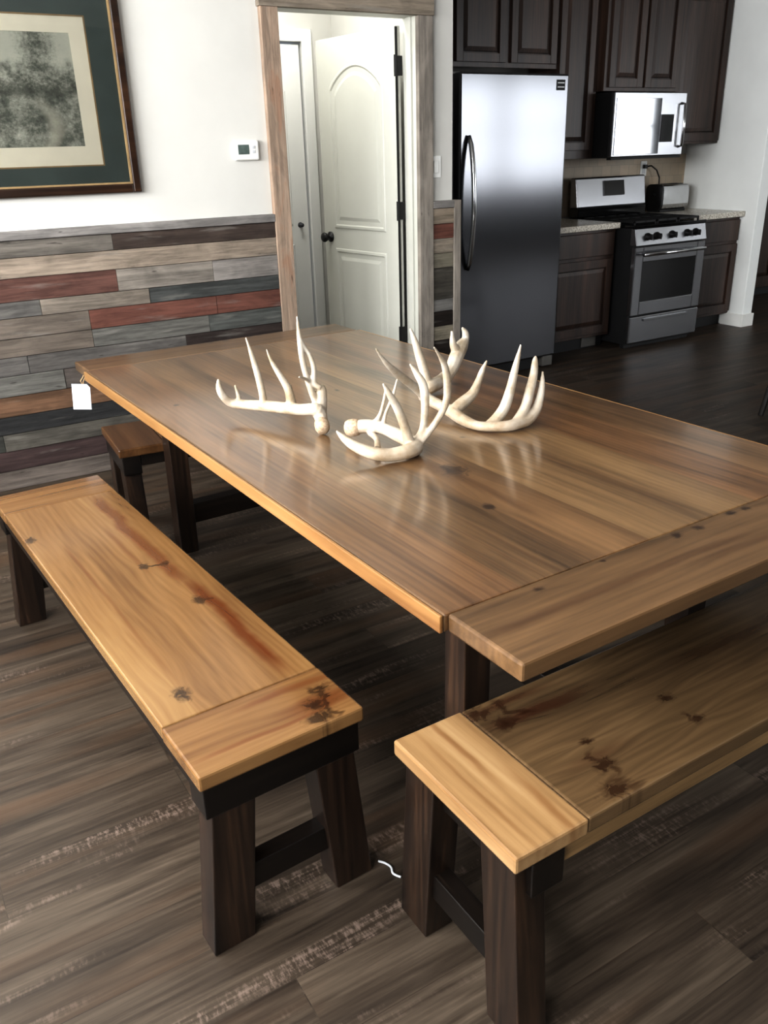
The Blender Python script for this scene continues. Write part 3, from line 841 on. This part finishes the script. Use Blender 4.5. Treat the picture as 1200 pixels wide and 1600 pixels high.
# hall beyond the white wall end, and a stool past the table
h = thing('hall_cabinet', 'tall dark cabinet in the hall beyond the white wall end', 'cabinet', (2.9, 1.3, 0))
B().box(-.95, 1.2, 0, .5, .08, 2.1).build('carcass', M['cab'], h, bevel=.004)
B().box(-.93, 1.18, .04, .08, 0, .08).build('plinth', M['matteblack'], h)
for x0 in (-.93, -.22, .49):
    cab_door(B(), x0, x0 + .69, .12, 2.06, -.02, fw=.07).build('door', M['cab'], h, bevel=.002)
s = thing('bar_stool', 'dark wooden stool at the right edge beyond the table, one splayed leg showing', 'stool', (-.79, -1.474, 0))
M['stoolwood'] = plain('near_black_stool_wood', (28, 24, 22), .4, var=.15)
b = B(); b.lathe([(.165, .62), (.175, .63), (.175, .65), (.165, .66)], (0, 0, 0), 'z', 28); b.build('seat', M['stoolwood'], s, smooth=False)
for sx, sy in ((-1, -1), (1, -1), (-1, 1), (1, 1)):
    b = B(); b.tube([(sx * .23, sy * .14, .0), (sx * .1, sy * .1, .63)], [.016, .02], 10); b.build('leg', M['stoolwood'], s)
b = B()
for (a_, c_) in (((-1, -1), (1, -1)), ((1, -1), (1, 1)), ((1, 1), (-1, 1)), ((-1, 1), (-1, -1))):
    b.tube([(a_[0] * .187, a_[1] * .127, .21), (c_[0] * .187, c_[1] * .127, .21)], .01, 8)
b.build('foot_rail', M['stoolwood'], s)

# ------------------------------------------------------------------ table
def splay_leg(b, cx, cy, w, d, z1, dx, dy):
    """square leg, top centre (cx,cy,z1), foot shifted by (dx,dy)"""
    def q(x_, y_, z_): return [(x_ - w / 2, y_ - d / 2, z_), (x_ + w / 2, y_ - d / 2, z_), (x_ + w / 2, y_ + d / 2, z_), (x_ - w / 2, y_ + d / 2, z_)]
    return b.hexa(q(cx + dx, cy + dy, 0), q(cx, cy, z1))
def rot2(x_, y_, a):
    return x_ * math.cos(a) - y_ * math.sin(a), x_ * math.sin(a) + y_ * math.cos(a)
TW, TL, TA = 1.204, 2.637, math.radians(1.7827)
ox, oy = rot2(TW / 2, TL / 2, TA)
tb = thing('dining_table', 'long rustic pine dining table with dark trestle legs and glossy plank top', 'table', (-4.5566 + ox, -3.3931 + oy, 0), TA)
BBW = .192
ZT, TT = .73, .036
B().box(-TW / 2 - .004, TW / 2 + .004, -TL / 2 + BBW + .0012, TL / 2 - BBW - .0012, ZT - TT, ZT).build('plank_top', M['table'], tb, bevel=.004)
M['edge'] = wood('lit_pine_edging', (160, 112, 66), (206, 158, 102), (224, 182, 126), 'y', .35, k=.42, seed=44.0, fine=.3, fibre=120)  # edging coloured lighter to carry the window light on the long edges
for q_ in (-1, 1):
    B().box(*sorted((q_ * (TW / 2 + .0045), q_ * (TW / 2 + .012))), -TL / 2 + BBW + .0012, TL / 2 - BBW - .0012, ZT - TT, ZT - .001).build('lit_edge_strip', M['edge'], tb, bevel=.002)
for s_ in (-1, 1):
    b = B(); b.box(-TW / 2 + .004, TW / 2 - .004, -BBW / 2, BBW / 2, ZT - TT, ZT)
    o = b.build('breadboard_end', M['tablebb'], tb, bevel=.005)
    o.location = (0, s_ * (TL / 2 - BBW / 2), 0)
LY = TL / 2 - .415
for s_ in (-1, 1):
    B().box(-TW / 2 + .172, TW / 2 - .172, s_ * LY - .045, s_ * LY + .045, ZT - TT - .085, ZT - TT).build('crosspiece', M['legx'], tb, bevel=.003)
    for q_ in (-1, 1):
        b = B(); splay_leg(b, q_ * (TW / 2 - .23), s_ * LY, .072, .072, ZT - TT - .085, q_ * .004, 0)
        b.build('leg', M['legz'], tb, bevel=.003)
    B().box(-TW / 2 + .2, TW / 2 - .2, s_ * LY - .03, s_ * LY + .03, .12, .2).build('stretcher', M['legx'], tb, bevel=.003)
B().box(-.03, .03, -LY + .031, LY - .031, .125, .195).build('long_stretcher', M['legy'], tb, bevel=.003)
for q_ in (-1, 1):
    B().box(*sorted((q_ * (TW / 2 - .135), q_ * (TW / 2 - .17))), -TL / 2 + .2, TL / 2 - .2, ZT - TT - .08, ZT - TT).build('apron', M['matteblack'], tb, bevel=.003)  # apron coloured black to hold the shade under the table edge

# ------------------------------------------------------------------ benches
def bench(label, loc, rz, L, W, H, seat, end, apron, EB=.18, outer_legs=False):
    r_ = thing('bench', label, 'bench', loc, rz, 'rustic pine benches around the table')
    ST = .034
    B().box(-L / 2 + EB + .001, L / 2 - EB - .001, -W / 2 + .002, W / 2 - .002, H - ST, H).build('seat_board', seat, r_, bevel=.004)
    for s in (-1, 1):
        B().box(*sorted((s * (L / 2 - EB), s * L / 2)), -W / 2, W / 2, H - ST, H).build('end_board', end, r_, bevel=.005)
        xl = s * (L / 2 - (.048 if outer_legs else .045))
        xc = xl - s * (.026 if outer_legs else 0)
        B().box(xc - .035, xc + .035, -W / 2 + (.002 if outer_legs else .008), W / 2 - (.002 if outer_legs else .008), H - ST - .075, H - ST).build('crosspiece', M['legy'], r_, bevel=.003)
        for q in (-1, 1):
            b = B(); splay_leg(b, xl, q * (W / 2 - .065), .065, .09, H - ST - (0 if outer_legs else .075), 0, q * .032)
            b.build('leg', M['legz'], r_, bevel=.003)
        B().box(xl - .02, xl + .02, -W / 2 + .085, W / 2 - .085, .11, .17).build('stretcher', M['legy'], r_, bevel=.002)
    for q in (-1, 1):
        B().box(-L / 2 + (.112 if outer_legs else .0815), L / 2 - (.112 if outer_legs else .0815), *sorted((q * (W / 2 - .012), q * (W / 2 - .034))), H - ST - .045, H - ST).build('side_rail', apron, r_, bevel=.002)
    return r_
aA = math.radians(3.425); ox, oy = rot2(.354 / 2, 1.686 / 2, aA)
bench('honey-coloured pine bench along the left side of the table, reddish streaks on its seat', (-4.9817 + ox, -3.0334 + oy, 0), aA + PI / 2, 1.686, .354, .4495, M['seatA'], M['seatAe'], M['legx'])
aB = math.radians(.8385); ox, oy = rot2(1.69 / 2, .3527 / 2, aB)
bench('brown pine bench at the near end of the table with pale end board', (-4.6291 + ox, -3.485 + oy, 0), aB, 1.69, .3527, .4495, M['seatB'], M['seatBe'], M['apronB'], EB=.158, outer_legs=True)
aC = math.radians(-4.0); ox, oy = rot2(1.686 / 2, .36 / 2, aC); CX, CY = -4.60 + ox, -1.115 + oy
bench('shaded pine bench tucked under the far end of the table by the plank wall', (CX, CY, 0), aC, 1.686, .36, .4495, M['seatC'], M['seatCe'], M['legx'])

# ------------------------------------------------------------------ antlers
ANT = {'L': [[[-4.2642, -2.1715, 0.756, 0.0145], [-4.2504, -2.1354, 0.775, 0.0184], [-4.2617, -2.1354, 0.7922, 0.0165], [-4.2912, -2.0956, 0.788, 0.0157], [-4.3221, -2.0309, 0.784, 0.0159], [-4.3541, -1.9646, 0.78, 0.0152], [-4.3888, -1.8999, 0.775, 0.0135], [-4.4186, -1.8732, 0.78, 0.0126], [-4.4423, -1.8732, 0.8078, 0.0105], [-4.4479, -1.8682, 0.8312, 0.0086], [-4.4454, -1.8632, 0.8551, 0.0038]], [[-4.3554, -1.9721, 0.78, 0.0152], [-4.3531, -1.9721, 0.805, 0.0104], [-4.3563, -1.9621, 0.8556, 0.0094], [-4.3661, -1.9521, 0.9216, 0.0075], [-4.3779, -1.9421, 0.983, 0.0028]], [[-4.3006, -2.0555, 0.786, 0.0149], [-4.3039, -2.0555, 0.823, 0.012], [-4.3091, -2.0455, 0.852, 0.0102], [-4.3309, -2.0355, 0.8984, 0.0073], [-4.3419, -2.0255, 0.9278, 0.0055], [-4.3486, -2.0155, 0.9582, 0.0027]], [[-4.2885, -2.03, 0.8109, 0.0094], [-4.2916, -2.03, 0.8498, 0.0056]], [[-4.3992, -1.8965, 0.78, 0.0077], [-4.3933, -1.8765, 0.7984, 0.0062], [-4.3962, -1.8665, 0.8304, 0.0039]], [[-4.243, -2.117, 0.775, 0.0204], [-4.2368, -2.117, 0.8064, 0.0175], [-4.2328, -2.117, 0.836, 0.0147], [-4.2337, -2.117, 0.855, 0.0092]], [[-4.2465, -2.115, 0.8, 0.0111], [-4.2624, -2.115, 0.8404, 0.0091], [-4.2691, -2.105, 0.8767, 0.0082], [-4.2748, -2.095, 0.9254, 0.0081], [-4.2754, -2.085, 0.9872, 0.0072], [-4.2738, -2.075, 1.0497, 0.0029]], [[-4.2384, -2.1254, 0.85, 0.0073], [-4.2527, -2.1154, 0.8651, 0.0073], [-4.247, -2.1054, 0.9049, 0.0073], [-4.2519, -2.0954, 0.9386, 0.0063], [-4.2655, -2.0904, 0.9669, 0.0054], [-4.274, -2.0904, 0.9879, 0.0036]], [[-4.2578, -2.105, 0.8638, 0.0055], [-4.2847, -2.125, 0.8832, 0.0054], [-4.3135, -2.145, 0.8972, 0.0035]]], 'M': [[[-4.2239, -2.2858, 0.77, 0.0176], [-4.1945, -2.3126, 0.775, 0.0175], [-4.163, -2.3448, 0.77, 0.0157], [-4.1457, -2.389, 0.76, 0.0173], [-4.1393, -2.4423, 0.755, 0.0187], [-4.1491, -2.4817, 0.75, 0.0184], [-4.1857, -2.4982, 0.748, 0.0182], [-4.2301, -2.4915, 0.75, 0.0164], [-4.2727, -2.4767, 0.758, 0.0155], [-4.3006, -2.4377, 0.77, 0.0131], [-4.3157, -2.4055, 0.785, 0.0099], [-4.3288, -2.3798, 0.805, 0.0033]], [[-4.1613, -2.4729, 0.75, 0.0151], [-4.1742, -2.4729, 0.8015, 0.0116], [-4.1963, -2.4729, 0.8602, 0.0106], [-4.22, -2.4729, 0.9027, 0.008], [-4.2397, -2.4729, 0.9354, 0.0032]], [[-4.1399, -2.468, 0.755, 0.0152], [-4.1193, -2.468, 0.7898, 0.0093], [-4.104, -2.458, 0.8405, 0.0101], [-4.1007, -2.448, 0.898, 0.0108], [-4.1136, -2.438, 0.9319, 0.0083], [-4.1303, -2.428, 0.961, 0.0033]], [[-4.1518, -2.4798, 0.75, 0.0134], [-4.1234, -2.4798, 0.7708, 0.0084], [-4.0853, -2.4898, 0.8187, 0.0084], [-4.0659, -2.4998, 0.8643, 0.0091], [-4.0691, -2.5098, 0.9143, 0.0098], [-4.0842, -2.5198, 0.9649, 0.0081], [-4.1049, -2.5298, 0.9924, 0.0056], [-4.1309, -2.5398, 1.0232, 0.0028]], [[-4.1853, -2.3248, 0.78, 0.0087], [-4.1641, -2.3248, 0.8016, 0.0061], [-4.1507, -2.3248, 0.8354, 0.0052], [-4.1354, -2.3148, 0.87, 0.0044]], [[-4.1671, -2.3454, 0.78, 0.007], [-4.1558, -2.3454, 0.8141, 0.0052], [-4.126, -2.3354, 0.8551, 0.0052], [-4.1042, -2.3254, 0.8975, 0.0031]], [[-4.1959, -2.3244, 0.76, 0.0087], [-4.2027, -2.3694, 0.755, 0.0069], [-4.2308, -2.4225, 0.75, 0.0084]]], 'R': [[[-3.8998, -2.1609, 0.775, 0.0156], [-3.9477, -2.1709, 0.8147, 0.0124], [-4.0114, -2.1909, 0.8636, 0.0112], [-4.0599, -2.2109, 0.9028, 0.0082], [-4.0905, -2.2209, 0.9347, 0.0054], [-4.1142, -2.2309, 0.9649, 0.0028]], [[-3.901, -2.1418, 0.775, 0.0157], [-3.9038, -2.1978, 0.77, 0.0154], [-3.9032, -2.2537, 0.765, 0.0152], [-3.9007, -2.2924, 0.76, 0.0169], [-3.9048, -2.3518, 0.752, 0.0156], [-3.8962, -2.4102, 0.746, 0.0127], [-3.8675, -2.4462, 0.746, 0.0135], [-3.8253, -2.4704, 0.748, 0.0144], [-3.7692, -2.467, 0.75, 0.0164], [-3.7286, -2.4625, 0.77, 0.0137], [-3.7104, -2.4587, 0.8, 0.011], [-3.6943, -2.4487, 0.8365, 0.0082], [-3.6856, -2.4387, 0.876, 0.0033]], [[-3.9015, -2.2999, 0.76, 0.0168], [-3.8671, -2.2999, 0.7811, 0.0169], [-3.8302, -2.2999, 0.8019, 0.0141], [-3.8097, -2.2999, 0.8352, 0.0103], [-3.7941, -2.2999, 0.8691, 0.0075], [-3.7783, -2.2999, 0.8953, 0.0034]], [[-3.8856, -2.4319, 0.742, 0.0108], [-3.8453, -2.4319, 0.7609, 0.0145], [-3.8164, -2.4319, 0.7895, 0.0145], [-3.7975, -2.4319, 0.8366, 0.0126], [-3.7836, -2.4319, 0.8895, 0.0099], [-3.7718, -2.4319, 0.933, 0.0062], [-3.764, -2.4319, 0.9624, 0.0032]], [[-3.8009, -2.4659, 0.748, 0.0145], [-3.7615, -2.4559, 0.7837, 0.0136], [-3.7366, -2.4459, 0.8297, 0.0127], [-3.7161, -2.4359, 0.8708, 0.0109], [-3.7047, -2.4259, 0.9041, 0.0082], [-3.7032, -2.4259, 0.9205, 0.0036]]], 'B': [[[-3.8017, -2.0155, 0.752, 0.0187], [-3.7907, -2.0215, 0.76, 0.0187], [-3.7611, -2.0115, 0.7617, 0.0178], [-3.7191, -1.9915, 0.766, 0.0169], [-3.6738, -1.9715, 0.7832, 0.0171], [-3.6385, -1.9515, 0.8178, 0.0194], [-3.6029, -1.9315, 0.8463, 0.0184], [-3.5771, -1.9215, 0.8695, 0.0109], [-3.5774, -1.9215, 0.8913, 0.0087], [-3.591, -1.9215, 0.9103, 0.0039]], [[-3.626, -1.945, 0.8322, 0.0151], [-3.6447, -1.945, 0.865, 0.0096], [-3.6503, -1.945, 0.9105, 0.0038]], [[-3.7957, -2.0177, 0.76, 0.0145], [-3.801, -2.0077, 0.799, 0.0124], [-3.8093, -1.9877, 0.857, 0.0113], [-3.8193, -1.9777, 0.9041, 0.0082], [-3.8292, -1.9677, 0.9446, 0.0037]]]}
def catmull(P, k=6):
    P = [Vector(p) for p in P]
    out = []
    n_ = len(P)
    for i in range(n_ - 1):
        p0 = P[max(i - 1, 0)]; p1 = P[i]; p2 = P[i + 1]; p3 = P[min(i + 2, n_ - 1)]
        for j in range(k):
            t = j / k
            out.append(.5 * ((2 * p1) + (-p0 + p2) * t + (2 * p0 - 5 * p1 + 4 * p2 - p3) * t * t + (-p0 + 3 * p1 - 3 * p2 + p3) * t ** 3))
    out.append(P[-1])
    return out
AL = {'L': 'pale deer antler left of the others, two tall thin tines beside its burr',
      'M': 'pale deer antler nearest the table front, curled in a C with upright tines',
      'R': 'pale deer antler on the right, its beam swept right with three tall tines',
      'B': 'pale deer antler at the back of the cluster with a forked tip against the fridge'}
for key in ('L', 'M', 'R', 'B'):
    ch = ANT[key]
    allp = [p for c_ in ch for p in c_]
    cx_ = sum(p[0] for p in allp) / len(allp); cy_ = sum(p[1] for p in allp) / len(allp)
    # lowest surface of the tubes touches the table top
    zmin = min(p[2] - p[3] for c_ in ch for p in c_)
    dz = (ZT + .001) - zmin if zmin < ZT else 0.0
    e = thing('antler', AL[key], 'antler', (cx_, cy_, ZT), group='shed antlers on the table')
    b = B()
    for c_ in ch:
        q = [(p[0] - cx_, p[1] - cy_, p[2] - ZT, p[3]) for p in c_]
        sm = catmull([Vector(p) for p in q], 5)
        pts = []
        rads = []
        for v in [Vector(w) for w in sm]:
            pts.append((v[0], v[1], max(v[2], v[3] * 1.15 + .0015)))
            rads.append(max(v[3] * (1.12 if v[3] > .006 else 1.0) * (1.16 if key == 'B' else 1.0), .0022))
        b.tube(pts, rads, 10)
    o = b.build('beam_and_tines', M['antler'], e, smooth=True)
    rm = o.modifiers.new('remesh', 'REMESH'); rm.mode = 'VOXEL'; rm.voxel_size = .0028; rm.use_smooth_shade = True
    smd = o.modifiers.new('smooth', 'SMOOTH'); smd.factor = .5; smd.iterations = 4
    if key in 'LM':
        p0 = Vector(ch[0][0][:3]) - Vector((cx_, cy_, ZT)); p1 = Vector(ch[0][1][:3]) - Vector((cx_, cy_, ZT))
        d_ = (p0 - p1).normalized(); r0 = ch[0][0][3] * (1.45 if key == 'L' else 1.35)
        p0.z = max(p0.z, r0 + .001)
        b = B(); b.tube([p0 + d_ * .026, p0 + d_ * .022, p0 + d_ * .012, p0, p0 - d_ * .012, p0 - d_ * .02], [r0 * .45, r0 * .8, r0, r0 * 1.02, r0 * .95, r0 * .6], 18)
        b.build('burr', M['burr'], e, smooth=True)

# ------------------------------------------------------------------ small things
n = N('white_tag_paper')
x, y, z = n.xyz()
f = n.noise(n.vec(n.math('MULTIPLY', x, 90.0), n.math('MULTIPLY', y, 90.0), n.math('MULTIPLY', z, 420.0)), 1.0, 2)
n.set(Base_Color=n.ramp(f, [(.4, (190, 196, 208)), (.6, (212, 215, 220))]), Roughness=.7)
M['tagpaper'] = n.m
tg = thing('price_tag', 'small white paper tag hanging on a string from the far left table corner', 'tag', (-4.628, -.80, .70))
b = B()
b.prism([(-.036, -.154), (.034, -.154), (.034, -.066), (.022, -.052), (-.036, -.052)], 'y', -.001, .001)
o = b.build('paper', M['tagpaper'], tg); o.rotation_euler = (math.radians(-4), math.radians(4), math.radians(-24))
M['string'] = plain('tan_string', (176, 150, 112), .8, var=.1)
b = B(); b.tube([(.02, .0, .0), (.008, -.002, -.025), (-.004, 0, -.04), (.004, 0, -.062)], .002, 6); b.tube([(.02, .0, .0), (.018, -.003, -.022), (.006, 0, -.045), (.004, 0, -.062)], .002, 6)
b.build('string', M['string'], tg)
b = B()
b.tube(catmull([(-.012, .032, .003), (-.002, .018, .003), (.002, .0, .004), (-.003, -.016, .003), (.006, -.034, .003)], 5), .0025, 8)
o = b.build('wire_scrap', M['palegrey'], loc=(-4.583, -3.02, 0)); tag(o, 'short curved white wire scrap lying on the floor between the two near benches', 'scrap')

# ------------------------------------------------------------------ camera
cam_d = bpy.data.cameras.new('camera')
cam = bpy.data.objects.new('camera', cam_d)
COL.objects.link(cam)
YW, PT, RL, FPX = math.radians(-30.757), math.radians(-23.1823), math.radians(-1.681), 1322.65
fw = Vector((-math.sin(YW) * math.cos(PT), math.cos(YW) * math.cos(PT), math.sin(PT)))
rt = Vector((math.cos(YW), math.sin(YW), 0))
up = rt.cross(fw)
r2v = rt * math.cos(RL) + up * math.sin(RL)
u2v = -rt * math.sin(RL) + up * math.cos(RL)
mat = Matrix((r2v, u2v, -fw)).transposed().to_4x4()
mat.translation = Vector((-5.3, -4.2424, 1.4705))
cam.matrix_world = mat
cam_d.sensor_fit = 'VERTICAL'
cam_d.sensor_height = 36.0
cam_d.lens = FPX / 1600.0 * 36.0
cam_d.clip_start = .05
scene.camera = cam

# ------------------------------------------------------------------ light
def area(name, loc, rot, sx, sy, rad, col=(1, 1, 1)):
    l = bpy.data.lights.new(name, 'AREA')
    l.shape = 'RECTANGLE'; l.size = sx; l.size_y = sy
    l.energy = rad * PI * sx * sy
    l.color = col
    o = bpy.data.objects.new(name, l)
    COL.objects.link(o)
    o.location = loc
    o.rotation_euler = rot
    return o
LR, RR1, RR2 = 25.0, 1.0, 6.5
for (u0, u1, z0, z1) in LEFTW:
    area('window_daylight', (RX0 - .12, (u0 + u1) / 2, (z0 + z1) / 2), (0, math.radians(-90), 0), z1 - z0, u1 - u0, LR, (.985, .99, 1.0))
for i, (u0, u1, z0, z1) in enumerate(REARW):
    area('window_daylight', ((u0 + u1) / 2, RY0 - .12, (z0 + z1) / 2), (math.radians(90), 0, 0), u1 - u0, z1 - z0, RR1 if i == 0 else RR2, (.97, .985, 1.0))
pl = area('pantry_fill_light', (-3.1, .5, CH - .05), (0, 0, 0), .5, .4, 23.0, (1.0, .99, .96))  # unseen fill light added to brighten the pantry and its doors
w = bpy.data.worlds.new('sky')
scene.world = w
w.use_nodes = True
w.node_tree.nodes['Background'].inputs[0].default_value = (.75, .85, 1.0, 1)
w.node_tree.nodes['Background'].inputs[1].default_value = .6
scene.view_settings.view_transform = 'Standard'
scene.view_settings.look = 'None'
scene.view_settings.exposure = 0.55
scene.view_settings.gamma = 0.8
